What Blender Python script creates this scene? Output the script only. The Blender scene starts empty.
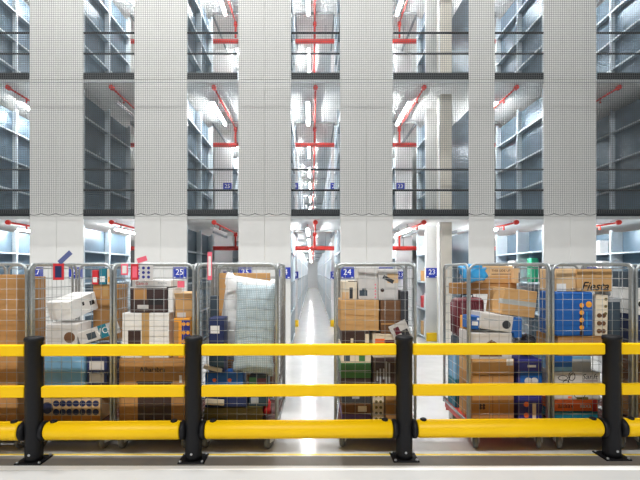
import bpy, bmesh, math, random
from mathutils import Vector, Matrix
random.seed(7)
S = bpy.context.scene
C = S.collection
PI = math.pi
F, VX, VY, CH = 427.0, 312.0, 272.0, 1.66      # lens, vanishing point, eye height

def PX(px, Y): return (px - VX) / F * Y
def PZ(py, Y): return CH - (py - VY) / F * Y

# ------------------------------------------------------------------ materials
def lin(c):
    r = []
    for v in c:
        v = v / 255.0
        r.append(v / 12.92 if v <= 0.04045 else ((v + 0.055) / 1.055) ** 2.4)
    return r
MATS = {}
def mat(name, c, rough=0.6, metal=0.0, var=0.06, scale=14.0, bump=0.0, emit=0.0, alpha=1.0, spec=0.5):
    if name in MATS: return MATS[name]
    m = bpy.data.materials.new(name); m.use_nodes = True
    nt = m.node_tree; b = nt.nodes['Principled BSDF']
    col = lin(c)
    b.inputs['Base Color'].default_value = (*col, 1)
    b.inputs['Roughness'].default_value = rough
    b.inputs['Metallic'].default_value = metal
    b.inputs['Specular IOR Level'].default_value = spec
    if emit:
        b.inputs['Emission Color'].default_value = (*col, 1)
        b.inputs['Emission Strength'].default_value = emit
    if alpha < 1: b.inputs['Alpha'].default_value = alpha
    if var or bump:
        tc = nt.nodes.new('ShaderNodeTexCoord')
        n = nt.nodes.new('ShaderNodeTexNoise'); n.inputs['Scale'].default_value = scale; n.inputs['Detail'].default_value = 4
        nt.links.new(tc.outputs['Object'], n.inputs['Vector'])
        if var:
            r = nt.nodes.new('ShaderNodeValToRGB')
            r.color_ramp.elements[0].position = 0.3; r.color_ramp.elements[1].position = 0.7
            r.color_ramp.elements[0].color = (*[max(0, v * (1 - var)) for v in col], 1)
            r.color_ramp.elements[1].color = (*[min(1, v * (1 + var)) for v in col], 1)
            nt.links.new(n.outputs['Fac'], r.inputs['Fac']); nt.links.new(r.outputs['Color'], b.inputs['Base Color'])
        if bump:
            bp = nt.nodes.new('ShaderNodeBump'); bp.inputs['Strength'].default_value = bump; bp.inputs['Distance'].default_value = 0.02
            nt.links.new(n.outputs['Fac'], bp.inputs['Height']); nt.links.new(bp.outputs['Normal'], b.inputs['Normal'])
    MATS[name] = m
    return m

def checked(name, c1, c2, scale):
    m = mat(name, c1, 0.9, var=0)
    nt = m.node_tree; b = nt.nodes['Principled BSDF']
    tc = nt.nodes.new('ShaderNodeTexCoord')
    w = []
    for ax in ('X', 'Z'):
        k = nt.nodes.new('ShaderNodeTexWave'); k.wave_type = 'BANDS'; k.bands_direction = ax
        k.inputs['Scale'].default_value = scale
        nt.links.new(tc.outputs['Object'], k.inputs['Vector']); w.append(k)
    mx = nt.nodes.new('ShaderNodeMath'); mx.operation = 'MAXIMUM'
    nt.links.new(w[0].outputs['Fac'], mx.inputs[0]); nt.links.new(w[1].outputs['Fac'], mx.inputs[1])
    r = nt.nodes.new('ShaderNodeValToRGB'); r.color_ramp.elements[0].position = .55; r.color_ramp.elements[1].position = .85
    r.color_ramp.elements[0].color = (*lin(c1), 1); r.color_ramp.elements[1].color = (*lin(c2), 1)
    nt.links.new(mx.outputs[0], r.inputs['Fac']); nt.links.new(r.outputs['Color'], b.inputs['Base Color'])
    return m

M_PANEL = mat('panel_grey', (216, 216, 213), 0.55, var=0.02, scale=3)
M_WHITE = mat('panel_white', (238, 238, 238), 0.5, var=0.02)
M_RACK = mat('rack_blue_steel', (128, 150, 164), 0.42, 0.15, var=0.1, scale=4)
M_BACK = mat('rack_back_steel', (96, 117, 132), 0.35, 0.25, var=0.14, scale=3)
M_EDGE = mat('rack_edge', (214, 224, 230), 0.4, 0.1, var=0.03)
M_SLAB = mat('slab_white', (232, 232, 230), 0.7, var=0.03, scale=3)
M_STEEL = mat('fascia_grey', (176, 180, 180), 0.5, 0.2, var=0.05)
M_DARKST = mat('dark_steel', (26, 31, 36), 0.6, 0.1, var=0.1)
M_BEAM = mat('beam_grey', (134, 142, 146), 0.5, 0.2)
M_NET = mat('net_black', (96, 99, 99), 0.9, var=0)
M_RED = mat('sprinkler_red', (205, 52, 44), 0.45, var=0.08)
M_YEL = mat('barrier_yellow', (255, 204, 0), 0.42, var=0.02, scale=6, spec=0.35)
M_BLK = mat('barrier_black', (20, 20, 23), 0.55, var=0.1, scale=30, bump=0.05, spec=0.3)
M_ZINC = mat('cage_zinc', (176, 180, 180), 0.38, 0.75, var=0.1, scale=40)
M_WIRE = mat('cage_wire', (164, 166, 164), 0.4, 0.7, var=0.06, scale=40)
M_RUB = mat('wheel_grey', (120, 120, 118), 0.6)
M_FORK = mat('caster_fork', (222, 222, 220), 0.4, 0.0)
M_DECK = mat('deck_brown', (92, 50, 42), 0.6, var=0.15)
M_DECKR = mat('deck_red', (206, 72, 58), 0.5, var=0.08)
M_BLUE = mat('sign_blue', (28, 54, 166), 0.5, var=0)
M_LET = mat('sign_white', (245, 245, 245), 0.5, var=0)
M_TUBE = mat('lamp_lit', (255, 255, 255), 0.4, var=0, emit=125)
M_TUBEOFF = mat('lamp_off', (225, 228, 230), 0.4, var=0)
M_COL = mat('column_cream', (222, 216, 204), 0.7, var=0.04, scale=5)
M_GUARD = mat('guard_yellow', (250, 206, 20), 0.5, var=0.04)
M_BOLT = mat('bolt_steel', (190, 192, 195), 0.3, 0.8, var=0)

def cb(name, c): return mat(name, c, 0.8, var=0.07, scale=9, bump=0.03)
CARD = cb('card_tan', (200, 156, 102)); CARD2 = cb('card_brown', (180, 133, 80)); CARD3 = cb('card_pale', (216, 182, 138))
CARD4 = cb('card_dark', (112, 78, 52)); CARDO = cb('card_orange', (206, 142, 66))
TAPE = mat('tape_grey', (178, 180, 176), 0.35, var=0.03); TAPEB = mat('tape_tan', (188, 150, 96), 0.3, var=0.03)
def pm(n, c, r=0.5, **k): return mat(n, c, r, **{**dict(var=0.05, scale=12), **k})
WHT = pm('carton_white', (236, 234, 230)); GRW = pm('carton_greywhite', (206, 202, 198)); BLKP = pm('print_black', (30, 28, 30))
NAVY = pm('navy', (30, 44, 88)); BLU = pm('box_blue', (24, 92, 168)); BLUL = pm('bag_blue', (60, 158, 216), 0.3); TEAL = pm('teal', (26, 120, 140))
SLATE = pm('slate', (62, 76, 88)); DKT = pm('dark_teal', (36, 58, 70)); DKB = pm('dark_brown', (60, 42, 40)); MAR = pm('maroon', (104, 40, 50), 0.35)
PINK = pm('pink', (244, 108, 128)); REDP = pm('red_print', (206, 44, 52)); ORG = pm('orange', (238, 112, 56)); ORY = pm('orange_yellow', (244, 166, 52))
GRN = pm('green', (60, 118, 66)); GRNB = pm('green_bright', (60, 186, 138)); PUR = pm('purple', (112, 92, 158)); VIO = pm('violet_blue', (48, 52, 134))
OLV = pm('olive', (116, 104, 60)); CRM = pm('cream', (228, 214, 190)); DGR = pm('dark_grey', (52, 54, 60)); BLKB = pm('black_bag', (26, 26, 32), 0.4)
ICE = pm('ice_blue', (126, 178, 214), 0.25); GREYT = pm('tag_greyblue', (92, 102, 150)); SILV = pm('grey_plastic', (168, 172, 176))
PILL = mat('pillow_white', (240, 240, 238), 0.85, var=0.02, scale=6, bump=0.15)
CHK = checked('checked_cloth', (196, 208, 212), (150, 168, 174), 18)

# ------------------------------------------------------------------ mesh helpers
class MB:
    def __init__(s): s.bm = bmesh.new()
    def box(s, x0, x1, y0, y1, z0, z1, bev=0.0, seg=1, mtx=None):
        r = bmesh.ops.create_cube(s.bm, size=1.0)
        vs = r['verts']
        T = Matrix.Translation(((x0+x1)/2, (y0+y1)/2, (z0+z1)/2)) @ Matrix.Diagonal((x1-x0, y1-y0, z1-z0, 1))
        if mtx is not None: T = mtx @ T
        bmesh.ops.transform(s.bm, matrix=T, verts=vs)
        if bev:
            es = list({e for v in vs for e in v.link_edges})
            bmesh.ops.bevel(s.bm, geom=es, offset=bev, segments=seg, affect='EDGES', profile=0.5)
        return s
    def tube(s, pts, r, n=8, closed=False):
        pts = [Vector(p) for p in pts]
        rings = []; N = len(pts)
        up = Vector((0.13, 0.07, 1)).normalized()
        for i, p in enumerate(pts):
            a = pts[i-1] if (i > 0 or closed) else p
            b = pts[(i+1) % N] if (i < N-1 or closed) else p
            d = (b - a).normalized()
            u = d.cross(up)
            if u.length < 0.2: u = d.cross(Vector((1, 0.1, 0)))
            u.normalize()
            if rings:
                if u.dot(lastu) < 0 and False: u = -u
                u2 = lastu - d * lastu.dot(d)
                if u2.length > 1e-4: u = u2.normalized()
            lastu = u
            v = d.cross(u).normalized()
            rings.append([s.bm.verts.new(p + u*r*math.cos(2*PI*k/n) + v*r*math.sin(2*PI*k/n)) for k in range(n)])
        for i in range(N if closed else N-1):
            A, B = rings[i], rings[(i+1) % N]
            for k in range(n):
                try: f = s.bm.faces.new((A[k], A[(k+1) % n], B[(k+1) % n], B[k])); f.smooth = True
                except ValueError: pass
        if not closed:
            s.bm.faces.new(rings[0][::-1]); s.bm.faces.new(rings[-1])
        return s
    def lathe(s, prof, c=(0, 0, 0), axis='Z', n=24):
        c = Vector(c); rings = []
        for r, h in prof:
            ring = []
            for k in range(n):
                a = 2*PI*k/n
                p = (r*math.cos(a), r*math.sin(a), h)
                if axis == 'X': p = (h, p[0], p[1])
                if axis == 'Y': p = (p[0], h, p[1])
                ring.append(s.bm.verts.new(c + Vector(p)))
            rings.append(ring)
        for A, B in zip(rings, rings[1:]):
            for k in range(n):
                f = s.bm.faces.new((A[k], A[(k+1) % n], B[(k+1) % n], B[k])); f.smooth = True
        s.bm.faces.new(rings[0][::-1]); s.bm.faces.new(rings[-1])
        return s
    def build(s, name, m, parent=None, loc=None, rot=None):
        bmesh.ops.recalc_face_normals(s.bm, faces=s.bm.faces)
        me = bpy.data.meshes.new(name); s.bm.to_mesh(me); s.bm.free()
        me.materials.append(m)
        o = bpy.data.objects.new(name, me); C.objects.link(o)
        if parent is not None: o.parent = parent
        if loc is not None: o.location = loc
        if rot is not None: o.rotation_euler = rot
        return o
def bx(x0, x1, y0, y1, z0, z1, bev=0.0, seg=1): return MB().box(x0, x1, y0, y1, z0, z1, bev, seg)
def tag(o, label, cat, group=None, kind=None):
    o['label'] = label; o['category'] = cat
    if group: o['group'] = group
    if kind: o['kind'] = kind
    return o
def struct(o): o['kind'] = 'structure'; return o
def empty(name, label, cat, loc=(0, 0, 0), rz=0.0, group=None):
    o = bpy.data.objects.new(name, None); C.objects.link(o)
    o.location = loc; o.rotation_euler = (0, 0, rz); o.empty_display_size = 0.1
    return tag(o, label, cat, group)
def copy_tree(o, parent=None):
    c = o.copy(); C.objects.link(c); c.parent = parent
    for ch in list(o.children): copy_tree(ch, c)
    return c
def text(parent, body, x, z, y, size, m, name='lettering', rx=PI/2, shear=0.0, extr=0.0006, rz=0.0, bold=0.0):
    cu = bpy.data.curves.new(name, 'FONT'); cu.body = body; cu.size = size
    cu.align_x = 'CENTER'; cu.align_y = 'CENTER'; cu.extrude = extr; cu.shear = shear; cu.resolution_u = 2; cu.offset = bold
    cu.materials.append(m)
    t = bpy.data.objects.new(name, cu); C.objects.link(t)
    bpy.context.view_layer.update()
    me = bpy.data.meshes.new_from_object(t.evaluated_get(bpy.context.evaluated_depsgraph_get()))
    me.materials.clear(); me.materials.append(m)
    bpy.data.objects.remove(t); bpy.data.curves.remove(cu)
    o = bpy.data.objects.new(name, me); C.objects.link(o); o.parent = parent
    o.location = (x, y, z); o.rotation_euler = (rx, 0, rz)
    return o

# ------------------------------------------------------------------ setting: floor, slabs, facade
ZF = 8.86; SF = F / ZF
def FX(px): return (px - VX) / SF
B1E, B2 = 11.2, 13.0
L = [0.0, 2.82, 5.66, 8.50]; TH = 0.06

def floor_mat(name, c, rough, stain):
    m = mat(name, c, rough, var=0)
    nt = m.node_tree; b = nt.nodes['Principled BSDF']
    tc = nt.nodes.new('ShaderNodeTexCoord'); n = nt.nodes.new('ShaderNodeTexNoise')
    n.inputs['Scale'].default_value = 2.5; n.inputs['Detail'].default_value = 8; n.inputs['Roughness'].default_value = 0.65
    nt.links.new(tc.outputs['Object'], n.inputs['Vector'])
    r = nt.nodes.new('ShaderNodeValToRGB')
    r.color_ramp.elements[0].position = 0.35; r.color_ramp.elements[1].position = 0.65
    cl = lin(c)
    r.color_ramp.elements[0].color = (*[v*(1-stain) for v in cl], 1); r.color_ramp.elements[1].color = (*cl, 1)
    nt.links.new(n.outputs['Fac'], r.inputs['Fac']); nt.links.new(r.outputs['Color'], b.inputs['Base Color'])
    return m
M_FLOOR = floor_mat('floor_concrete', (214, 214, 212), 0.14, 0.1)
M_FRONT = floor_mat('floor_front', (186, 187, 187), 0.5, 0.06)
M_STRIP = floor_mat('floor_strip', (128, 123, 116), 0.5, 0.2)
M_LINE = mat('floor_line_yellow', (226, 200, 70), 0.5, var=0.15, scale=20)
M_EDGEW = floor_mat('floor_edge_white', (244, 244, 242), 0.4, 0.03)
struct(bx(-12, 12, 3.85, 46, -0.2, 0).build('floor', M_FLOOR))
struct(bx(-12, 12, 3.66, 3.85, -0.2, 0).build('floor_strip', M_STRIP))
struct(bx(-12, 12, 3.58, 3.66, -0.2, 0.0).build('floor_edge', M_EDGEW))
struct(bx(-12, 12, -6, 3.58, -0.2, -0.001).build('floor_front', M_FRONT))
struct(bx(-12, 12, 3.865, 3.895, 0, 0.002).build('floor_line', M_LINE))
struct(bx(-12, 12, 45, 45.2, 0, 9).build('wall_back', M_WHITE))

for k in (1, 2, 3):
    struct(bx(-9, 9, ZF+0.046, 45, L[k]-TH, L[k]).build('ceiling', M_SLAB))
AISLES = [(-22, 29), (83, 134), (187, 238), (291, 340), (393, 444), (495, 544), (597, 650)]
PANELS = [(-75, -22), (29, 83), (134, 187), (238, 291), (340, 393), (444, 495), (544, 597), (650, 703)]
for k in (1, 2, 3):
    for i, (a, b) in enumerate(AISLES):
        struct(bx(FX(a)+0.004, FX(b if i != 4 else 469)-0.004, ZF+0.004, ZF+0.045, L[k]-TH, L[k]-0.002).build('trim_slab_edge', M_STEEL))
AN = ['opening at the left edge', 'first full opening from the left', 'second full opening from the left', 'central opening', 'opening with the cream column', 'opening right of the cream column', 'opening at the right edge']
ANUM = ['27', '26', '25', '24', '23', '22', '21']
LV = ['ground level', 'middle level', 'top visible level']
ORD = ['block cut off at the left edge', 'first full block from the left', 'second full block from the left', 'third block, left of the central aisle',
       'fourth block, right of the central aisle', 'narrow block beside the cream column', 'last full block before the right edge', 'block cut off at the right edge']

def make_rack(x0, x1, y0, y1, z0, z1, side, panelmat, label, group=None, bays=2, shelves=(0.06, 0.75, 1.42, 2.10), ends=True, deep=0.3):
    """side=+1: open face towards +X (aisle on the right)"""
    w = x1 - x0; d = y1 - y0; h = z1 - z0
    r = empty('shelving_rack', label, 'shelving rack', ((x0+x1)/2, y0, z0), 0, group)
    hw = w/2
    if ends:
        bx(-hw+0.0015, hw-0.0015, 0, 0.03, 0.0, h+(TH-0.006 if y0 < 10 else 0), 0.004).build('end_panel', panelmat, r)
    fx = hw if side > 0 else -hw            # face
    bk = fx - side*min(w-0.012, deep)
    bx(min(bk, bk)-0.008, bk+0.008, 0.032, d, 0.02, h-0.16).build('back_panel', M_BACK, r)
    for i in range(bays+1):
        yy = 0.055 + (d - 0.08) * i / bays
        u = MB()
        a, b = sorted((fx, fx - side*0.05))
        u.box(a, b, yy-0.022, yy+0.022, 0, h-0.12)
        a, b = sorted((fx - side*0.05, bk + side*0.01))
        u.box(a, b, yy-0.004, yy+0.004, 0.02, h-0.16)
        u.build('upright', M_EDGE, r)
    for s in shelves:
        if s > h-0.2: continue
        a, b = sorted((fx - side*0.02, bk + side*0.01))
        sh = bx(a, b, 0.035, d-0.01, s-0.015, s+0.012).build('shelf', M_RACK, r)
        a, b = sorted((fx - side*0.001, fx - side*0.019))
        bx(a, b, 0.08, d-0.03, s-0.02, s+0.012).build('shelf_lip', M_EDGE, sh)
    return r

for p, (a, b) in enumerate(PANELS):
    m = (a + b) / 2 if p != 5 else 469
    for k in range(3):
        z0, z1 = L[k], L[k+1]-TH
        for half, (u, v, side) in enumerate(((a, m, -1), (m, b, 1))):
            y0 = ZF + 0.01
            hn = 'left' if half == 0 else 'right'
            if p == 5 and half == 0:
                y0 = 10.3
                lab = f'set back grey rack behind the cream column, {LV[k]}'
            else:
                lab = f'{hn} half grey rack, {ORD[p]}, {LV[k]}'
            make_rack(FX(u)+(0.004 if half == 0 else 0.0), FX(v)-(0.004 if half else 0.0), y0, B1E, z0, z1, side, M_PANEL, lab, bays=2 if y0 < 10 else 1, deep=0.3 if (k == 0 and half == 0 and p in (5, 6, 7)) else 0.13)
# second row of racks across the cross aisle, white ends
for p, half, name in ((2, 1, 'second aisle left of centre'), (3, 1, 'left of the central aisle'), (4, 0, 'right of the central aisle'), (5, 0, 'aisle with the cream column')):
    a, b = PANELS[p]; m = (a+b)/2 if p != 5 else 469
    u, v, side = ((a, m, -1), (m, b, 1))[half]
    for k in range(3):
        dx = {2: 0.17, 5: -0.2}.get(p, 0)
        make_rack(FX(u)+0.004+dx, FX(v)-0.004+dx, B2, 17.5, L[k], L[k+1]-TH, side, M_WHITE,
                  f'white ended rack past the cross aisle, {name}, {LV[k]}', bays=4)
        if p in (3, 4):
            for y0 in (18.6, 25.2, 31.8, 38.4):
                if k == 2 and y0 > 20: continue
                make_rack(FX(u)+0.004, FX(v)-0.004, y0, y0+5.6, L[k], L[k+1]-TH, side, M_WHITE,
                          f'distant grey rack receding {name}, {LV[k]}', f'distant racks {name}, {LV[k]}', bays=4)

# dark beams along each aisle edge, cross beams
for k in (1, 2, 3):
    for i, (a, b) in enumerate(AISLES):
        for px in (a, b):
            struct(bx(FX(px)-0.02, FX(px)+0.02, B1E+0.02, B2-0.01, L[k]-TH-0.07, L[k]-TH).build('ceiling_beam', M_BEAM))
        for yy in (11.15, 17.9, 24.6, 31.2, 37.8):
            if i != 3 and yy > 14: continue
            struct(bx(FX(a)+0.01, FX(b)-0.01, yy-0.03, yy+0.03, L[k]-TH-0.05, L[k]-TH).build('ceiling_beam', M_STEEL))

# building column and the thin white strip beside it
for k in range(3):
    z0, z1 = L[k], L[k+1]-TH
    struct(bx(2.85, 3.10, 9.45, 9.75, z0, z1, 0.012).build('column', M_COL))
    struct(bx(2.82, 2.846, 9.47, 9.53, z0, z1, 0.004).build('column_trim', M_WHITE))
tag(bx(2.75, 3.05, 10.2, 10.29, 0, 0.2, 0.01).build('column_guard', M_GUARD), 'yellow kick guard at the foot of the grey end with sign 23', 'guard')
for nm, xx, lab in (('a', -0.51, 'left'), ('b', 0.66, 'right')):
    tag(bx(xx-0.1, xx+0.1, B2-0.06, B2-0.005, 0, 0.2, 0.01).build('column_guard', M_GUARD), f'yellow kick guard at the foot of the white post {lab} of the central aisle', 'guard')

# aisle signs
def sign(x, y, z, num, label, w=0.285, h=0.235):
    o = tag(bx(-w/2, w/2, -0.012, 0, -h/2, h/2, 0.003).build('aisle_sign', M_BLUE, None, (x, y, z)), label, 'sign')
    text(o, num, 0, 0.015, -0.0125, 0.17, M_LET, 'number')
    a = bx(-w/2+0.02, -w/2+0.06, -0.0135, -0.012, -h/2+0.012, -h/2+0.035).build('corner_mark', M_LET, o)
    bx(w/2-0.06, w/2-0.02, -0.0135, -0.012, -h/2+0.012, -h/2+0.035).build('corner_mark', M_LET, o)
    return o
for i, (a, b) in enumerate(AISLES):
    if 1 <= i <= 6: sign(FX(a)-0.15, ZF-0.003, 1.64, ANUM[i], f'blue sign {ANUM[i]} on grey, left of the {AN[i]}')
    if i < 6 and i != 4: sign(FX(b)+0.15, ZF-0.003, 1.64, ANUM[i], f'blue sign {ANUM[i]} on grey, right of the {AN[i]}')
sign(2.89, 10.295, 1.64, '23', 'blue sign 23 on the grey end beside the cream column')
for k in range(3):
    for x, num, w in ((FX(187)+0.02, '25', 'second opening from left'), (FX(291)-0.11, '24', 'left of central aisle'), (FX(340)+0.11, '24', 'right of central aisle'), (FX(444)-0.05, '23', 'left of cream column')):
        sign(x if num != '23' else FX(444)-0.05, B2-0.005, L[k]+(1.43 if k else 1.56), num, f'blue sign {num} on a white rack end, {w}, {LV[k]}', w=0.26)

# guard rails in the openings
for k in (1, 2):
    for i, (a, b) in enumerate(AISLES):
        e = b if i != 4 else 469
        x0, x1 = FX(a)+0.006, FX(e)-0.006
        r = empty('guard_rail', f'dark guard rail and kick board, {AN[i]}, {LV[k]}', 'guard rail', ((x0+x1)/2, ZF, L[k]))
        hw = (x1-x0)/2
        MB().tube([(-hw, 0.02, 0.97), (hw, 0.02, 0.97)], 0.02).build('rail', M_DARKST, r)
        MB().tube([(-hw, 0.02, 0.54), (hw, 0.02, 0.54)], 0.02).build('rail', M_DARKST, r)
        bx(-hw, hw, 0.0, 0.02, 0.0, 0.14).build('toe_board', M_DARKST, r)

# safety net
NY = ZF - 0.16
nb = MB(); pit = 0.0445; nx0, nx1, nz0, nz1 = -7.4, 7.6, 2.86, 8.6
def strip(x0, x1, z0, z1):
    v = [nb.bm.verts.new(q) for q in ((x0, NY, z0), (x1, NY, z0), (x1, NY, z1), (x0, NY, z1), (x0, NY+.004, z0), (x1, NY+.004, z0), (x1, NY+.004, z1), (x0, NY+.004, z1))]
    for f in ((0, 1, 2, 3), (7, 6, 5, 4), (0, 4, 5, 1), (3, 2, 6, 7), (0, 3, 7, 4), (1, 5, 6, 2)): nb.bm.faces.new([v[j] for j in f])
n = int((nx1-nx0)/pit)
for i in range(n+1): strip(nx0+i*pit-.0022, nx0+i*pit+.0022, nz0, nz1)
n = int((nz1-nz0)/pit)
for i in range(n+1): strip(nx0, nx1, nz0+i*pit-.0022, nz0+i*pit+.0022)
net = tag(nb.build('hanging_safety_net', M_NET), 'fine dark safety net hung over the front of the racks', 'net')
pts = []
x = nx0
while x < nx1:
    pts.append((x, NY-0.008, nz0 - 0.012 - 0.03*abs(math.sin(x/0.29*PI)))); x += 0.04
MB().tube(pts, 0.007, 5).build('hem_rope', M_DARKST, net)
MB().tube([(nx0, NY-.006, 5.52), (nx1, NY-.006, 5.52)], 0.006, 5).build('support_wire', M_BEAM, net)

# sprinkler pipes, cross mains, lamps
OFF = {(1, 1), (6, 1), (2, 0)}
for k in range(3):
    zs = L[k+1]-TH
    m = MB().tube([(-8.5, 11.72, L[k+1]-0.51), (8.5, 11.72, L[k+1]-0.51)], 0.058, 12)
    fm = m.build('fire_main_pipe', M_RED)
    for xx in [(FX(a)+FX(b))/2+0.3 for a, b in AISLES]:
        MB().tube([(xx, 11.72, L[k+1]-0.46), (xx, 11.72, L[k+1]-TH)], 0.008, 6).build('hanger', M_STEEL, fm)
    tag(fm, f'thick red fire main crossing all aisles, {LV[k]}', 'pipe')
    for i, (a, b) in enumerate(AISLES):
        cx = (FX(a)+FX(b))/2
        if i == 4: cx += 0.15
        p = empty('sprinkler_pipe', f'red sprinkler pipe under the ceiling, {AN[i]}, {LV[k]}', 'pipe', (cx, 8.98, zs-0.055))
        y1 = 2.55
        MB().tube([(0, 0, 0), (0, y1, 0)], 0.021, 8).build('pipe_run', M_RED, p)
        MB().lathe([(0.045, -0.02), (0.05, 0), (0.05, 0.05), (0.035, 0.07)], (0, 0, 0), 'Y', 12).build('end_cap', M_RED, p)
        MB().tube([(0, y1, 0.01), (0, y1, -0.40)], 0.028, 8).build('drop_pipe', M_RED, p)
        MB().lathe([(0.05, -0.06), (0.05, 0.04)], (0, y1, -0.02), 'Z', 12).build('elbow', M_RED, p)
        for yy in (0.25, 1.9): MB().tube([(0, yy, 0.02), (0, yy, 0.055)], 0.006, 6).build('hanger', M_STEEL, p)
        for yy in (0.6,):
            MB().lathe([(0.012, -0.1), (0.028, -0.085), (0.012, -0.07), (0.014, -0.02)], (0, yy, 0), 'Z', 10).build('sprinkler_head', M_RED, p)
        if i == 3:
            q = MB().tube([(cx, 12.0, zs-0.1), (cx, 44, zs-0.1)], 0.024, 6).build('sprinkler_pipe', M_RED)
            for yy in range(14, 44, 5): MB().tube([(cx, yy, zs-0.08), (cx, yy, zs)], 0.006, 6).build('hanger', M_STEEL, q)
            tag(q, f'long red sprinkler pipe deep in the central aisle, {LV[k]}', 'pipe')
        ys = [9.55, 12.7] if i != 3 else [9.55, 12.7, 15.6, 18.2, 21.6, 25.0, 28.4, 31.8, 35.2, 38.6, 42]
        for yy in ys:
            lit = not ((i, k) in OFF)
            g = None
            pos = 'over the front bay' if yy < 10 else ('past the cross aisle' if yy < 14 else 'far down the row')
            if yy > 14: g = f'distant lamps of the central aisle, {LV[k]}'
            lm = empty('strip_light', f'{"lit" if lit else "dark"} strip light {pos}, {AN[i]}, {LV[k]}', 'lamp', (cx-0.17, yy, zs-0.13), 0, g)
            bx(-0.045, 0.045, 0, 1.5, 0.0, 0.035).build('housing', M_WHITE, lm)
            MB().box(-0.012, 0.012, 0.25, 0.28, 0.034, 0.13).build('mount', M_STEEL, lm); MB().box(-0.012, 0.012, 1.22, 1.25, 0.034, 0.13).build('mount', M_STEEL, lm)
            bx(-0.03, 0.03, 0.02, 1.48, -0.035, -0.001, 0.01).build('diffuser', M_TUBE if lit else M_TUBEOFF, lm)

# ------------------------------------------------------------------ barrier
def BY(x): return 3.80 + 0.016*x
posts = [PX(34, 3.76), PX(194, 3.8), PX(404, 3.82), PX(612, 3.84)]
PL = ['leftmost black barrier post, in front of the blue tub cage', 'black barrier post standing before the cage with the white pillow', 'black barrier post just right of the central aisle', 'rightmost black barrier post, in front of the blue bag cage']
RP = 0.072
for x, lab in zip(posts, PL):
    p = empty('barrier_post', lab, 'post', (x, BY(x), 0), 0.016)
    MB().lathe([(RP+.002, 0.012), (RP, 0.05), (RP, 0.3), (RP, 1.05), (RP+0.006, 1.052), (RP+0.006, 1.078), (RP-0.004, 1.09), (0.02, 1.093)], n=32).build('post_body', M_BLK, p)
    MB().box(-0.115, 0.115, -0.1, 0.1, 0, 0.012, 0.004).build('base_plate', M_BLK, p)
    for sx in (-1, 1):
        for sy in (-1, 1):
            MB().lathe([(0.012, 0.012), (0.012, 0.022), (0.007, 0.026)], (sx*0.094, sy*0.08, 0), n=8).build('bolt', M_BOLT, p)
    MB().lathe([(0.01, -RP-0.004), (0.012, -RP+0.01)], (0, 0, 0.075), 'Y', 8).build('bolt', M_BOLT, p)
    for s in (-1, 1):
        MB().lathe([(0.06, s*(RP-0.01)), (0.084, s*(RP+0.004)), (0.084, s*(RP+0.028)), (0.074, s*(RP+0.036))], (0, 0, 0.262), 'X', 24).build('rail_socket', M_BLK, p)
SEG = [(-4.4, posts[0], 'at the left edge'), (posts[0], posts[1], 'first full span from the left'), (posts[1], posts[2], 'span crossing the central aisle'), (posts[2], posts[3], 'span right of the central aisle'), (posts[3], 4.6, 'at the right edge')]
for x0, x1, lab in SEG:
    a = x0 + (RP if x0 > -4.3 else 0); b = x1 - (RP if x1 < 4.5 else 0)
    d = math.atan(0.016)
    cx = (a+b)/2; hw = (b-a)/2
    for zc, nm in ((0.97, 'upper'), (0.607, 'middle')):
        o = tag(bx(-hw+0.001, hw-0.001, -0.028, 0.028, -0.05, 0.05, 0.012, 3).build('barrier_rail', M_YEL, None, (cx, BY(cx), zc), (0, 0, d)), f'{nm} flat yellow barrier rail, {lab}', 'rail')
    e0 = 0.04 if x0 > -4.3 else 0; e1 = 0.04 if x1 < 4.5 else 0
    o = tag(MB().lathe([(0.07, -hw+e0), (0.079, -hw+e0+0.012), (0.079, hw-e1-0.012), (0.07, hw-e1)], (0, 0, 0), 'X', 32).build('bumper_tube', M_YEL, None, (cx, BY(cx), 0.262), (0, 0, d)), f'low round yellow bumper tube, {lab}', 'rail')
    for xx in (-hw+e0+0.06, hw-e1-0.06):
        if abs(cx+xx) > 4: continue
        MB().lathe([(0.03, 0.07), (0.03, 0.087), (0.018, 0.094)], (xx, 0, 0), 'Z', 12).build('lock_pin', M_BLK, o)

# ------------------------------------------------------------------ roll cages
CW, CD, CT, CBZ = 0.37, 0.79, 1.735, 0.22
def arch(w, z0, z1, r=0.07):
    pts = [(-w, z0)]
    for i in range(7):
        t = PI - i*PI/12
        pts.append((-w+r+r*math.cos(t), z1-r+r*math.sin(t)))
    for i in range(7):
        t = PI/2 - i*PI/12
        pts.append((w-r+r*math.cos(t), z1-r+r*math.sin(t)))
    pts.append((w, z0))
    return pts
def grid_panel(name, root, w, nx, mapf, inset=0.0):
    f = MB().tube([mapf(u, z) for u, z in arch(w, CBZ, CT)], 0.0125, 8)
    f.tube([mapf(-w, CBZ+0.02), mapf(w, CBZ+0.02)], 0.012, 8)
    o = f.build(name, M_ZINC, root)
    g = MB()
    for i in range(1, nx):
        u = -w + 2*w*i/nx
        g.tube([mapf(u, CBZ+0.02), mapf(u, CT-0.004)], 0.0020, 5)
    z = CBZ+0.11
    while z < CT-0.03:
        g.tube([mapf(-w, z), mapf(w, z)], 0.0020, 5); z += 0.0975
    g.build('wire_mesh', M_WIRE, o)
    return o
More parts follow.
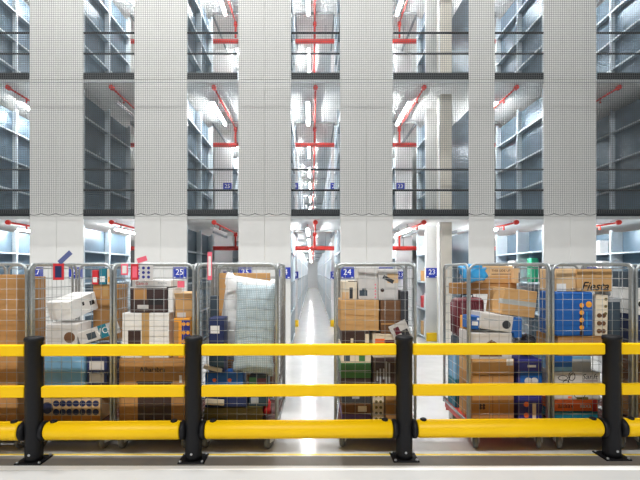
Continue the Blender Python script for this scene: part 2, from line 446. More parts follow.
def make_cage():
    r = empty('roll_cage', 'x', 'roll cage')
    grid_panel('front_panel', r, CW, 8, lambda u, z: (u, 0.0, z))
    grid_panel('back_panel', r, CW-0.012, 4, lambda u, z: (u, CD, z))
    for s in (-1, 1):
        grid_panel('side_panel', r, CD/2-0.03, 5, lambda u, z, s=s: (s*(CW+0.004), CD/2+u, z-0.0))
    d = MB().box(-CW+0.015, CW-0.015, 0.015, CD-0.015, 0.205, 0.235, 0.006)
    for s in (-1, 1): d.box(s*(CW-0.03)-0.02, s*(CW-0.03)+0.02, 0.02, CD-0.02, 0.158, 0.206)
    for yy in (0.018, CD-0.03): d.box(-CW+0.02, CW-0.02, yy, yy+0.012, 0.12, 0.206)  # skirts added to keep light out from under the deck
    d.box(-CW+0.03, CW-0.03, 0.17, 0.185, 0.05, 0.206)  # added brown panel, stands in for the shade beneath the cage
    d.build('deck', M_DECK, r)
    for sx in (-1, 1):
        for yy in (0.05, CD-0.1):
            rot = random.uniform(-0.6, 0.6) if yy < 0.4 else 0.3
            f = MB().box(-0.045, 0.045, -0.045, 0.045, 0.155, 0.17)
            for q in (-1, 1): f.box(q*0.03-0.003, q*0.03+0.003, -0.04, 0.03, 0.06, 0.158, 0.002)
            fo = f.build('caster_fork', M_FORK, r, (sx*(CW-0.07), yy, 0), (0, 0, rot))
            MB().lathe([(0.03, -0.02), (0.055, -0.018), (0.062, -0.01), (0.062, 0.01), (0.055, 0.018), (0.03, 0.02)], (0, -0.015, 0.062), 'X', 20).build('wheel', M_RUB, fo)
    return r
cage0 = make_cage()
CAGES = []
CF = 4.0
def cage(px, label, yaw=0.0, Y=CF, red=False):
    o = cage0 if not CAGES else copy_tree(cage0)
    o.location = (PX(px, Y), Y, 0); o.rotation_euler = (0, 0, yaw)
    tag(o, label, 'roll cage', 'wire roll cages behind the barrier'); CAGES.append(o)
    if red:
        for c in o.children:
            if c.name.startswith('deck'):
                c.data = c.data.copy(); c.data.materials[0] = M_DECKR
    return o
cage(-13, 'wire roll cage at the left edge filled by tall brown cartons')
cage(71.5, 'wire roll cage holding the tilted white carton and the blue tub')
cage(154, 'wire roll cage holding the white taped carton over a windowed brown carton')
cage(237, 'wire roll cage holding the white pillow and checked bundle', -0.03)
cage(375, 'wire roll cage standing alone right of the central aisle', -0.1)
cage(509, 'wire roll cage with red deck holding the maroon suitcase', 0.0, red=True)
cage(592.5, 'wire roll cage holding the big blue bag and butterfly box')
cage(676, 'wire roll cage cut off by the right edge')
cage(247, 'empty wire roll cage parked behind the pillow cage', 0.0, Y=5.15)

# ------------------------------------------------------------------ goods
DZ = 0.236   # deck height
def box(name, label, cat, px0, px1, py0, py1, Y, d, m, yaw=0.0, roll=0.0, pitch=0.0, bev=0.006, z0=None, flaps=False, tape=None, group=None):
    """a carton whose front face spans the given picture extents when standing at depth Y"""
    x0, x1 = PX(px0, Y), PX(px1, Y)
    zt = PZ(py0, Y); zb = PZ(py1, Y) if z0 is None else z0
    w, h = x1-x0, zt-zb
    o = MB().box(-w/2, w/2, -d/2, d/2, -h/2, h/2, bev, 2).build(name, m, None, ((x0+x1)/2, Y+d/2, (zt+zb)/2), (pitch, roll, yaw))
    tag(o, label, cat, group)
    o['w'] = w; o['h'] = h; o['d'] = d
    if flaps:
        for s in (-1, 1):
            a, b = sorted((s*0.003, s*(d/2-0.004)))
            MB().box(-w/2+0.003, w/2-0.003, a, b, h/2-0.001, h/2+0.004).build('flap', m, o)
    if tape:
        t = MB().box(-0.025, 0.025, -d/2-0.0012, d/2+0.0012, h/2+(0.004 if flaps else -.001), h/2+0.0055)
        t.box(-0.025, 0.025, -d/2-0.0015, -d/2, h/2-min(0.5*h, 0.12), h/2+0.0055)
        t.build('tape', tape, o)
    return o
def decal(o, name, u0, u1, v0, v1, m, face='F', th=0.0012):
    """thin printed patch on a face; u, v are fractions from left/bottom"""
    w, h, d = o['w'], o['h'], o['d']
    if face == 'F': q = bx(-w/2+u0*w, -w/2+u1*w, -d/2-th, -d/2+0.0002, -h/2+v0*h, -h/2+v1*h)
    elif face == 'R': q = bx(w/2-0.0002, w/2+th, -d/2+u0*d, -d/2+u1*d, -h/2+v0*h, -h/2+v1*h)
    elif face == 'L': q = bx(-w/2-th, -w/2+0.0002, d/2-u1*d, d/2-u0*d, -h/2+v0*h, -h/2+v1*h)
    else: q = bx(-w/2+u0*w, -w/2+u1*w, -d/2+v0*d, -d/2+v1*d, h/2-0.0002, h/2+th)
    return q.build(name, m, o)
def dots(o, name, nu, nv, u0, u1, v0, v1, r, m):
    w, h, d = o['w'], o['h'], o['d']
    for i in range(nu):
        for j in range(nv):
            x = -w/2 + w*(u0+(u1-u0)*i/max(1, nu-1)); z = -h/2 + h*(v0+(v1-v0)*j/max(1, nv-1))
            MB().lathe([(r, -d/2-0.0024), (r, -d/2)], (x, 0, z), 'Y', 14).build(name, m, o)
def btext(o, body, u, v, size, m, shear=0.0, name='lettering', face='F', lift=0.0016, bold=0.0):
    return text(o, body, -o['w']/2+u*o['w'], -o['h']/2+v*o['h'], -o['d']/2-lift, size, m, name, shear=shear, bold=bold)
def blob(name, label, cat, c, r, m, seed=0, amp=0.18, sub=4, rot=(0, 0, 0), power=0.7):
    """soft sack: rounded box pushed about by low noise"""
    from mathutils import noise
    bm = bmesh.new(); bmesh.ops.create_icosphere(bm, subdivisions=sub, radius=1.0)
    off = Vector((seed*3.1, seed*1.7, seed*2.3))
    for v in bm.verts:
        p = v.co.normalized()
        q = Vector([math.copysign(abs(t)**power, t) for t in p])
        n = noise.fractal(p*1.6+off, 1.0, 2.0, 4)
        q *= 1 + amp*n
        v.co = Vector((q.x*r[0], q.y*r[1], q.z*r[2]))
    for f in bm.faces: f.smooth = True
    me = bpy.data.meshes.new(name); bm.to_mesh(me); bm.free(); me.materials.append(m)
    o = bpy.data.objects.new(name, me); C.objects.link(o); o.location = c; o.rotation_euler = rot
    return tag(o, label, cat)
BASE = DZ

# --- cage 1
o = box('carton', 'tall brown carton filling the leftmost roll cage', 'box', -45, 17.5, 275, 420, 4.06, 0.26, CARD2, z0=DZ, flaps=True)
decal(o, 'seam', 0.62, 0.63, 0.0, 1.0, CARD4)
o = box('carton', 'tall narrow brown carton behind the leftmost tall carton', 'box', -12, 24, 277, 420, 4.37, 0.36, CARD2, z0=DZ, flaps=True)
# --- cage 2
t = blob('plastic_tub', 'pale blue translucent plastic tub under the white cartons', 'tub', (0, 0, 0), (0.1, 0.1, 0.1), ICE); bpy.data.objects.remove(t)
o = box('carton', 'low brown carton printed with rows of blue discs on cage deck', 'box', 40, 100, 399, 420, 4.07, 0.55, CARD3, z0=DZ)
dots(o, 'disc_print', 7, 2, 0.27, 0.93, 0.42, 0.8, 0.03, NAVY); dots(o, 'disc_print', 1, 1, 0.12, 0.12, 0.6, 0.6, 0.055, NAVY)
decal(o, 'orange_band', 0.0, 1.0, 0.0, 0.25, CARDO)
zt = o.location.z + o['h']/2
o = box('plastic_tub', 'pale blue translucent plastic tub under the white cartons', 'tub', 43, 84, 350, 398, 4.08, 0.36, ICE, z0=zt+0.001, bev=0.03)
MB().box(-o['w']/2-0.008, o['w']/2+0.008, -o['d']/2-0.004, o['d']/2+0.008, o['h']/2-0.012, o['h']/2+0.004, 0.005).build('lid', BLUL, o)
ztub = o.location.z + o['h']/2 + 0.005
o = box('magazine_pack', 'wrapped stack of blue and white packs beside the tub', 'parcel', 87, 107, 357, 398, 4.1, 0.3, NAVY, z0=zt+0.001)
for i in range(3): decal(o, 'picture_print', 0.12, 0.85, 0.08+0.3*i, 0.3+0.3*i, GRW)
zpk = o.location.z + o['h']/2
o = box('carton', 'grey white carton with a dark oval picture below tilted carton', 'box', 46, 76, 324, 350, 4.1, 0.3, GRW, z0=ztub+0.001, yaw=0.06)
q = MB().lathe([(0.052, -o['d']/2-0.0012), (0.052, -o['d']/2)], (0.07, 0, -0.01), 'Y', 18).build('oval_print', CARD4, o)
zg = o.location.z + o['h']/2
o = box('carton', 'white carton tilted on top of the grey white carton', 'box', 49, 78, 303, 322, 4.12, 0.34, WHT, yaw=-0.3, roll=-0.03, pitch=0.26)
o.location.z = zg + 0.16; o.location.y = 4.34; o.location.x = PX(73, 4.34)
decal(o, 'label_print', 0.72, 0.9, 0.35, 0.6, BLKP, 'R'); decal(o, 'mark_print', 0.45, 0.52, 0.5, 0.7, BLKP, 'R'); decal(o, 'label_print', 0.2, 0.7, 0.45, 0.52, SILV, 'T')
o = box('picture_book', 'white and teal flat pack leaning beside the tilted carton', 'book', 77.5, 108, 326, 339, 4.09, 0.26, GRW, roll=-0.33)
o.location.z = PZ(333, 4.2)
decal(o, 'teal_end', 0.72, 1.0, 0.0, 1.0, TEAL); decal(o, 'teal_end', 0.72, 1.0, 0.0, 1.0, TEAL, 'T'); btext(o, 'VO', 0.85, 0.5, 0.09, WHT)
decal(o, 'ring_print', 0.3, 0.6, 0.2, 0.7, SLATE)
o = box('carton', 'navy shallow box supporting the leaning flat pack', 'box', 86, 107, 347, 356, 4.12, 0.3, NAVY, z0=zpk+0.001)
zn = o.location.z + o['h']/2
o = box('carton', 'brown carton at the back right of the tilted carton cage', 'box', 93, 118, 285, 345, 4.5, 0.24, CARD2, z0=zn+0.001, flaps=True, tape=TAPEB)
zc = o.location.z + o['h']/2 + 0.006
for a, b, t, m, nm, c in ((92, 98, 270, REDP, 'red carton', 'small red pack upright on the back brown carton'), (99, 106, 268, TEAL, 'teal pack', 'small teal pack upright on the back brown carton'), (107, 114, 269, CRM, 'cream pack', 'small cream pack upright on the back brown carton')):
    o = box('gift_pack', c, 'pack', a, b, t, 285, 4.47, 0.06, m, z0=zc)
    decal(o, 'label_print', 0.15, 0.85, 0.15, 0.5, WHT if m is not CRM else ORY)
# --- hanging tags
def tagcard(px0, px1, py0, py1, Y, m, label, roll=0.0, border=None, inner=None):
    x0, x1 = PX(px0, Y), PX(px1, Y); z1, z0 = PZ(py0, Y), PZ(py1, Y)
    w, h = x1-x0, z1-z0
    o = MB().box(-w/2, w/2, -0.002, 0.002, -h/2, h/2, 0.001).build('hanging_tag', m, None, ((x0+x1)/2, Y, (z0+z1)/2), (0, roll, 0))
    tag(o, label, 'tag'); o['w'] = w; o['h'] = h; o['d'] = 0.004
    if inner: decal(o, 'tag_print', 0.2, 0.8, 0.15, 0.85, inner)
    return o
TY = CF - 0.018
tagcard(53, 64, 263.5, 280, TY, REDP, 'red bordered dark blue tag hanging on the tilted carton cage', inner=NAVY)
tagcard(57, 73, 255, 260, TY, GREYT, 'slanted grey blue card sticking up above the red bordered tag', roll=-0.75)
tagcard(121, 128, 264, 275, TY, PINK, 'pale pink tag with a white dot at left of cage top', inner=WHT)
tagcard(131, 138.5, 264, 280, TY, REDP, 'red tall tag hanging beside the patterned white tag', inner=PINK)
o = tagcard(139.5, 153, 265, 280, TY, GRW, 'white tag with blue ring pattern hanging at cage top')
dots(o, 'ring_print', 2, 3, 0.3, 0.68, 0.2, 0.8, 0.014, VIO)
tagcard(137, 147, 257, 262, TY, PINK, 'pink slip poking up over the cage top rail', roll=-0.3)
tagcard(207.5, 212, 252, 280, TY, PINK, 'long pink and orange strip hanging on the pillow cage', inner=WHT)
# --- cage 3
o = box('carton', 'big brown carton with a dark window on cage deck', 'box', 119, 186, 359, 420, 4.06, 0.5, CARD2, z0=DZ, flaps=True)
decal(o, 'window', 0.28, 0.78, 0.02, 0.62, DKB); btext(o, 'Alhambra', 0.5, 0.83, 0.062, BLKP, bold=0.001); decal(o, 'window_edge', 0.26, 0.8, 0.615, 0.645, BLKP)
zb = o.location.z + o['h']/2 + 0.005
decal(o, 'label_sticker', 0.9, 0.94, 0.62, 0.74, WHT)
o = box('carton', 'white carton with a tan tape band and dark label', 'box', 122, 169, 313, 358, 4.07, 0.34, WHT, z0=zb)
decal(o, 'tape', 0.42, 0.58, 0.0, 1.0, TAPEB); decal(o, 'tape', 0.42, 0.58, 0.0, 1.0, TAPEB, 'T'); decal(o, 'dark_label', 0.13, 0.4, 0.18, 0.62, DKB)
zw = o.location.z + o['h']/2 + 0.002
o = box('carton', 'dark printed photo carton on the white taped carton', 'box', 130, 167, 287, 312, 4.09, 0.3, DKB, z0=zw)
decal(o, 'picture_print', 0.1, 0.45, 0.5, 0.95, CARD2); decal(o, 'picture_print', 0.5, 0.9, 0.3, 0.55, BLKP); decal(o, 'picture_print', 0.2, 0.5, 0.15, 0.3, GRW); decal(o, 'white_edge', 0.0, 1.0, 0.96, 1.0, WHT)
zd = o.location.z + o['h']/2 + 0.002
o = box('carton', 'flat white printer carton with small red lettering on top', 'box', 132, 171, 280, 287, 4.1, 0.36, WHT, z0=zd)
btext(o, 'Canon', 0.25, 0.5, 0.045, REDP); btext(o, 'PIXMA', 0.78, 0.5, 0.03, SILV)
o = box('carton', 'narrow white carton standing right of the dark printed carton', 'box', 168, 173, 288, 313, 4.1, 0.3, WHT, z0=zw)
o = box('carton', 'brown carton with blue and yellow print at right of cage', 'box', 173.5, 190, 318, 358, 4.08, 0.34, ORY, z0=zb)
decal(o, 'blue_print', 0.5, 1.0, 0.1, 0.95, VIO); dots(o, 'dot_print', 2, 4, 0.62, 0.88, 0.2, 0.85, 0.018, ORY); decal(o, 'brown_edge', 0.0, 0.3, 0.0, 0.9, CARD2)
zo = o.location.z + o['h']/2 + 0.002
o = box('carton', 'open crumpled tan carton topping the blue and yellow carton', 'box', 174, 191, 298, 317, 4.12, 0.3, CARD, z0=zo, yaw=0.1)
decal(o, 'white_print', 0.1, 0.6, 0.0, 0.25, GRW)
for s in (-1, 1):
    MB().box(-o['w']/2, o['w']/2, -0.002, 0.002, 0, 0.07).build('flap', CARD3, o, (0, s*o['d']/2, o['h']/2), (-s*0.8, 0, 0))
tagcard(177.5, 184.5, 281, 287.5, TY, PINK, 'small square pink tag hanging below the sign 25')
# --- cage 4
o = box('carton', 'olive brown low carton on the pillow cage deck', 'box', 204, 262, 408, 420, 4.07, 0.5, OLV, z0=DZ)
z4 = o.location.z + o['h']/2 + 0.001
o = blob('poinsettia_spray', 'red leaved artificial flower spray in the pillow cage corner', 'plant', (PX(267, 4.2), 4.2, DZ+0.1), (0.035, 0.06, 0.08), REDP, 4, 0.5, 3)
o = box('book_stack', 'dark navy shallow crate on the olive carton', 'crate', 205, 247, 397, 407, 4.08, 0.4, NAVY, z0=z4)
z5 = o.location.z + o['h']/2 + 0.001
o = box('paper_pad', 'white folded paper pack lying on the navy crate', 'pack', 205, 224, 400, 406, 4.05, 0.02, CRM, roll=0.06)
o.location.y = 4.06; o.location.z = PZ(402, 4.06)
o = box('carton', 'flat blue carton with orange emblem below the checked bundle', 'box', 205, 243, 373, 396, 4.08, 0.2, BLU, z0=z5)
decal(o, 'white_band', 0.0, 1.0, 0.5, 0.54, BLUL); dots(o, 'emblem', 2, 1, 0.25, 0.65, 0.7, 0.7, 0.018, ORG)
z6 = o.location.z + o['h']/2 + 0.001
o = box('shoe_pack', 'long cream wrapped pack lying askew on the blue carton', 'pack', 203, 222, 366.5, 370.5, 4.05, 0.07, CRM, roll=0.22)
o.location.z = z6+0.045
o = box('carton', 'dark mixed colour parcel at right beneath the checked bundle', 'box', 249, 268, 376, 407, 4.12, 0.2, DKT, z0=z4)
decal(o, 'green_print', 0.0, 0.4, 0.6, 0.95, GRN); decal(o, 'red_print', 0.45, 0.9, 0.7, 0.92, MAR); decal(o, 'grey_print', 0.1, 0.5, 0.1, 0.3, SILV)
o = box('carton', 'slate blue box at left of the pillow', 'crate', 210, 217.5, 296, 365, 4.3, 0.08, SLATE, z0=z6, roll=0.0)
decal(o, 'dark_band', 0.0, 1.0, 0.1, 0.45, DKT)
o = box('carton', 'navy carton with white print squeezed left of the checked bundle', 'box', 209, 224, 318, 362, 4.07, 0.2, NAVY, z0=z6)
decal(o, 'white_print', 0.1, 0.7, 0.72, 0.86, WHT); decal(o, 'slate_print', 0.0, 1.0, 0.1, 0.5, DKT)
o = box('carton', 'flat tan cardboard sheet standing behind the white pillow', 'box', 219, 270, 273, 380, 4.62, 0.05, CARD, z0=z6)
def pillow(name, label, cat, c, r, m, rot, seed=1, cols=0):
    from mathutils import noise
    bm = bmesh.new(); bmesh.ops.create_grid(bm, x_segments=32, y_segments=32, size=1.0)
    top = list(bm.verts)
    ret = bmesh.ops.duplicate(bm, geom=bm.verts[:]+bm.edges[:]+bm.faces[:])
    bot = set(v for v in ret['geom'] if isinstance(v, bmesh.types.BMVert))
    for v in bm.verts:
        x, y = v.co.x, v.co.y
        t = (max(0, (1-x**4))*max(0, (1-y**4)))**0.45
        s = 1 if v not in bot else -1
        n = noise.noise(Vector((x*2.3, y*2.3, seed)))*0.25 + noise.noise(Vector((x*6, y*5, seed+s)))*0.08
        pin = 1 - 0.06*(1-abs(y)) if abs(x) > 0.9 else 1
        v.co = Vector((x*r[0]*(1-0.05*(y*y < 0.5)), s*r[1]*t*(1+n), y*r[2]*(1-0.05*(x*x < 0.5))))
    bmesh.ops.remove_doubles(bm, verts=bm.verts, dist=0.0006)
    bmesh.ops.recalc_face_normals(bm, faces=bm.faces)
    for f in bm.faces: f.smooth = True
    me = bpy.data.meshes.new(name); bm.to_mesh(me); bm.free(); me.materials.append(m)
    o = bpy.data.objects.new(name, me); C.objects.link(o); o.location = c; o.rotation_euler = rot
    return tag(o, label, cat)
pillow('pillow', 'large plump white pillow standing behind the checked bundle', 'pillow', (PX(246, 4.4), 4.41, PZ(320, 4.4)), (0.27, 0.075, 0.46), PILL, (0.06, 0.15, 0.0), 1)
pillow('checked_bundle', 'grey checked quilted bundle leaning on the white pillow', 'blanket', (PX(255, 4.17), 4.17, PZ(329, 4.17)), (0.2, 0.09, 0.45), CHK, (-0.05, 0.04, 0.0), 6)
# --- cage 5
o = box('carton', 'purple flat box on the deck of the lone cage', 'box', 342, 371, 414, 420, 4.1, 0.4, PUR, z0=DZ)
z = o.location.z + o['h']/2 + 0.001
o = box('carton', 'brown box with cream label above the purple flat box', 'box', 342, 371, 404, 414, 4.09, 0.4, CARD4, z0=z); z = o.location.z+o['h']/2+0.001
decal(o, 'label_sticker', 0.55, 0.85, 0.25, 0.8, CRM)
o = box('carton', 'dark slate box under the middle rail in the lone cage', 'box', 342, 371, 388, 403, 4.1, 0.4, DGR, z0=z); z = o.location.z+o['h']/2+0.001
decal(o, 'grey_print', 0.35, 0.6, 0.3, 0.45, SILV)
o = box('carton', 'dark brown flat box under the green box', 'box', 341, 371, 378, 387, 4.08, 0.4, DKB, z0=z); z = o.location.z+o['h']/2+0.001
o = box('carton', 'green flat box in the left stack of the lone cage', 'box', 341, 371, 363, 377, 4.07, 0.42, GRN, z0=z); z = o.location.z+o['h']/2+0.001
decal(o, 'pale_line', 0.0, 1.0, 0.48, 0.52, SILV)
o = box('carton', 'cream picture box with dark prints above the green box', 'box', 341, 371, 346, 362, 4.07, 0.42, CRM, z0=z); z = o.location.z+o['h']/2+0.001
decal(o, 'picture_print', 0.1, 0.3, 0.1, 0.5, SLATE); decal(o, 'picture_print', 0.6, 0.8, 0.1, 0.45, GRN)
o = box('carton', 'dark maroon box below the big tan carton', 'box', 342, 369, 331, 345, 4.08, 0.42, DKB, z0=z)
decal(o, 'label_sticker', 0.32, 0.42, 0.2, 0.5, CRM); decal(o, 'label_sticker', 0.85, 1.0, 0.2, 0.8, CRM)
zl = o.location.z+o['h']/2+0.001
o = box('carton', 'floral cream carton upright on the deck of the lone cage', 'box', 373, 384, 393, 420, 4.06, 0.4, CRM, z0=DZ); zr = o.location.z+o['h']/2+0.001
dots(o, 'flower_print', 2, 5, 0.3, 0.7, 0.1, 0.9, 0.014, OLV)
o = box('carton', 'brown carton behind the barrier post in the lone cage', 'box', 386, 405, 393, 420, 4.03, 0.4, CARD2, z0=DZ)
o = box('carton', 'black carton with white drawing in the lone cage right stack', 'box', 373, 403, 358, 392, 4.04, 0.4, DKB, z0=zr); zr = o.location.z+o['h']/2+0.001
for i, (u, v, h) in enumerate(((0.12, 0.35, 0.3), (0.22, 0.25, 0.45), (0.33, 0.4, 0.3), (0.42, 0.2, 0.7), (0.52, 0.3, 0.55))): decal(o, 'white_drawing', u, u+0.05, v, v+h, SILV)
o = box('carton', 'colourful picture box with orange trim in the lone cage', 'box', 373, 396, 334, 357, 4.05, 0.4, CRM, z0=zr); zr = o.location.z+o['h']/2+0.001
decal(o, 'picture_print', 0.08, 0.5, 0.55, 0.8, ORG); decal(o, 'picture_print', 0.5, 0.92, 0.5, 0.75, MAR); decal(o, 'picture_print', 0.1, 0.9, 0.1, 0.35, GRN)
zm = max(zl, zr)
o = box('carton', 'big tan carton under the white picture cartons', 'box', 340.5, 379, 300.5, 331, 4.08, 0.4, CARD, z0=zl, flaps=True, tape=None); zt = o.location.z+o['h']/2+0.005
decal(o, 'seam_line', 0.1, 0.9, 0.5, 0.515, CARD2)
o = box('carton', 'dark brown carton beside the big tan carton', 'box', 381, 401, 301, 333, 4.05, 0.4, CARD4, z0=zr, flaps=True); zq = o.location.z+o['h']/2+0.005
decal(o, 'tape', 0.0, 1.0, 0.28, 0.33, CARD2)
o = box('magazine', 'crumpled pink and white magazine poking out above the post', 'magazine', 391, 409, 322, 340, 4.04, 0.006, GRW, roll=-0.45); o.location.y = 4.022; o.rotation_euler[2] = -0.1
decal(o, 'picture_print', 0.2, 0.5, 0.4, 0.8, MAR); decal(o, 'picture_print', 0.5, 0.9, 0.1, 0.5, DGR)
o = box('carton', 'small white carton with tan jar print at left of cage', 'box', 342, 357, 281, 300, 4.15, 0.25, CRM, z0=zt); decal(o, 'dark_bottle_print', 0.5, 0.72, 0.05, 0.65, DGR); decal(o, 'black_edge', 0.4, 1.0, 0.96, 1.0, BLKP); decal(o, 'tan_print', 0.0, 0.45, 0.0, 0.4, CARD3)
o = box('carton', 'white carton with a dark shoe picture low on it', 'box', 358.5, 378, 268, 300, 4.12, 0.3, GRW, z0=zt)
decal(o, 'shoe_print', 0.05, 0.45, 0.12, 0.3, SLATE); decal(o, 'shoe_print', 0.18, 0.4, 0.28, 0.36, SLATE)
for i in range(5): decal(o, 'line_print', 0.82, 0.9, 0.05+0.1*i, 0.1+0.1*i, PINK)
o = box('carton', 'white carton with a dark diagonal picture and round badge', 'box', 379.5, 399, 269, 301, 4.09, 0.3, GRW, z0=zq, yaw=-0.06)
MB().box(-0.055, 0.055, -0.001, 0, -0.018, 0.018).build('picture_print', DGR, o, (-0.0, -o['d']/2-0.0005, 0.05), (0, 0.5, 0))
decal(o, 'pink_print', 0.45, 1.0, 0.55, 0.85, CARD3); dots(o, 'badge', 1, 1, 0.2, 0.2, 0.32, 0.32, 0.018, DKB)
o = box('carton', 'black upright box at the right of the white picture cartons', 'box', 402.5, 410, 291, 333, 4.02, 0.3, DGR, z0=zr, yaw=-0.1)
# --- cage 6
o = box('carton', 'wide brown carton with dark stamp on the red deck', 'box', 472, 514, 376, 420, 4.06, 0.36, CARD2, z0=DZ, flaps=True)
decal(o, 'seam_line', 0.49, 0.5, 0.0, 1.0, CARD4); decal(o, 'label_sticker', 0.5, 0.53, 0.78, 0.84, WHT); dots(o, 'stamp', 2, 2, 0.2, 0.28, 0.3, 0.36, 0.014, DKB)
z1 = o.location.z+o['h']/2+0.005
o = box('carton', 'shallow brown carton on the wide stamped carton', 'box', 472, 514, 359, 375, 4.07, 0.36, CARD, z0=z1, tape=None); z2 = o.location.z+o['h']/2+0.001
decal(o, 'white_patch', 0.82, 0.98, 0.6, 1.0, WHT)
o = box('carton', 'dark purple pack with orange pictures on the red deck', 'box', 518, 542, 397, 420, 4.07, 0.36, VIO, z0=DZ); z3 = o.location.z+o['h']/2+0.001
dots(o, 'orange_print', 1, 2, 0.35, 0.35, 0.25, 0.7, 0.025, ORG); decal(o, 'cream_print', 0.6, 0.75, 0.05, 0.75, CRM)
o = box('carton', 'blue violet pack with a white figure eight print', 'box', 518, 542, 359, 396, 4.07, 0.36, VIO, z0=z3); z4 = o.location.z+o['h']/2+0.001
decal(o, 'blue_panel', 0.1, 1.0, 0.05, 0.68, BLU); dots(o, 'disc_print', 2, 1, 0.42, 0.68, 0.42, 0.42, 0.035, GRW); decal(o, 'white_line', 0.4, 0.75, 0.78, 0.84, WHT)
o = box('plastic_crate', 'lower blue plastic crate at the open left side of cage', 'crate', 471, 482, 380, 420, 4.46, 0.24, SLATE, z0=DZ); o.location.x = PX(470.5, 4.0)+0.075; o.location.y = 4.6; z5 = o.location.z+o['h']/2+0.001
o.data.materials[0] = TEAL
o = box('plastic_crate', 'upper pale blue plastic crate at the open left side of cage', 'crate', 471, 482, 348, 379, 4.46, 0.24, ICE, z0=z5); o.location.x = PX(470.5, 4.0)+0.075; o.location.y = 4.6; z5 = o.location.z+o['h']/2+0.001
o = box('carton', 'brown carton edge with label at left front of the suitcase cage', 'box', 466, 470, 356, 420, 4.42, 0.02, CARD, z0=DZ); o.location = (PX(470.5, 4.0)+0.1, 4.44, o.location.z)
# suitcase (ribbed shell)
sw, sd, shh = 0.3, 0.22, 0.42
sx, sy = PX(470.5, 4.0)+0.18, 4.56
sc = MB().box(-sw/2, sw/2, -sd/2, sd/2, 0, shh, 0.05, 4).build('suitcase', MAR, None, (sx, sy, 0.97), (0, -0.02, 0.0)); tag(sc, 'maroon ribbed hard shell suitcase at left of the tan cartons', 'suitcase')
rb = MB()
for i in range(9):
    x = -sw/2+0.05+i*(sw-0.1)/8
    rb.tube([(x, -sd/2-0.002, 0.05), (x, -sd/2-0.002, shh-0.05)], 0.009, 6)
for i in range(6):
    y = -sd/2+0.045+i*(sd-0.09)/5
    rb.tube([(-sw/2-0.002, y, 0.05), (-sw/2-0.002, y, shh-0.05)], 0.009, 6)
rb.build('rib', MAR, sc)
MB().tube([(-0.06, 0, shh), (-0.06, 0, shh+0.03), (0.06, 0, shh+0.03), (0.06, 0, shh)], 0.008, 6).build('handle', DGR, sc)
o = box('carton', 'dark carton carrying the maroon suitcase', 'box', 0, 10, 0, 10, 4.38, 0.24, CARD4, z0=0); bpy.data.objects.remove(o)
o = tag(bx(-0.14, 0.14, -0.11, 0.11, 0, 0.97-z5-0.002, 0.004).build('carton', SLATE, None, (sx-0.0, sy+0.02, z5)), 'grey blue box between the plastic crates and the suitcase', 'box')
o = box('carton', 'torn open white and brown carton above the barrier rail', 'box', 471, 512, 333, 358, 4.07, 0.34, GRW, z0=z2); z6 = o.location.z+o['h']/2+0.001
q = MB()
pts = [(-0.12, -0.1), (-0.06, 0.02), (0.0, 0.06), (0.05, 0.03), (0.08, -0.02), (0.1, -0.1)]
vs = [q.bm.verts.new((x, -o['d']/2-0.001, z)) for x, z in pts] + [q.bm.verts.new((x, -o['d']/2-0.003, z)) for x, z in pts]
n = len(pts)
q.bm.faces.new(vs[:n]); q.bm.faces.new(vs[n:][::-1])
for i in range(n): q.bm.faces.new((vs[i], vs[(i+1) % n], vs[n+(i+1) % n], vs[n+i]))
q.build('torn_hole', CARD4, o)
o2 = box('carton', 'orange yellow small carton at the left end of torn carton', 'box', 462, 472, 320, 338, 4.05, 0.1, ORY, z0=PZ(334, 4.05)); o2.location = (1.575, 4.36, z6+0.07)
decal(o2, 'label_print', 0.3, 0.8, 0.35, 0.65, CRM)
o = box('carton', 'grey white carton with a dark round picture, tilted right', 'box', 480, 515, 315, 331, 4.08, 0.3, GRW, roll=0.14); o.location.z = z6 + o['h']/2 + 0.02
dots(o, 'round_print', 1, 1, 0.76, 0.76, 0.45, 0.45, 0.04, DGR); decal(o, 'text_print', 0.1, 0.5, 0.6, 0.66, SILV); decal(o, 'blue_end', 0.93, 1.0, 0, 1, BLU)
o = box('carton', 'blue and white packet beside the grey white carton', 'box', 468, 480, 310, 323, 4.1, 0.2, BLU, roll=0.05); o.location.z = z6+0.03+o['h']/2
o.location.x += 0.015
decal(o, 'white_print', 0.2, 0.7, 0.3, 0.6, WHT); decal(o, 'white_print', 0.6, 0.9, 0.7, 0.9, WHT)
o = blob('black_bag', 'black plastic bag stuffed right of the grey white carton', 'bag', (PX(527, 4.26)-0.02, 4.26, z4+0.11), (0.07, 0.13, 0.1), BLKB, 5, 0.25, 4)
o = box('carton', 'blue small carton pressed against the black bag', 'box', 514, 522, 318, 334, 4.08, 0.1, BLU, z0=z2+0.2)
o = box('carton', 'tan taped carton tilted to the right high in the cage', 'box', 505, 540, 291, 318, 4.12, 0.32, CARD, roll=0.13, yaw=0.08); o.location.y = 4.29; o.location.x = 2.005; o.location.z = 1.36; o.location.y = 4.31
decal(o, 'tape', 0.0, 1.0, 0.4, 0.58, TAPE); decal(o, 'tape', 0.75, 1.0, 0.4, 0.58, TAPE, 'L'); decal(o, 'tape_top', 0.0, 1.0, 0.42, 0.58, TAPEB, 'T')
o = box('carton', 'long brown carton at the back under the pale top carton', 'box', 453, 517, 283, 299, 4.55, 0.14, CARD2, z0=1.425); z7 = o.location.z+o['h']/2+0.001
o = box('carton', 'pale tan carton with printed lines topping the suitcase cage', 'box', 470, 513, 266, 283, 4.54, 0.16, CARD3, z0=z7)
btext(o, 'THIS SIDE UP', 0.72, 0.72, 0.035, CARD4); decal(o, 'line_print', 0.5, 0.95, 0.5, 0.54, DKB); decal(o, 'lower_band', 0.3, 1.0, 0.0, 0.4, CARD)
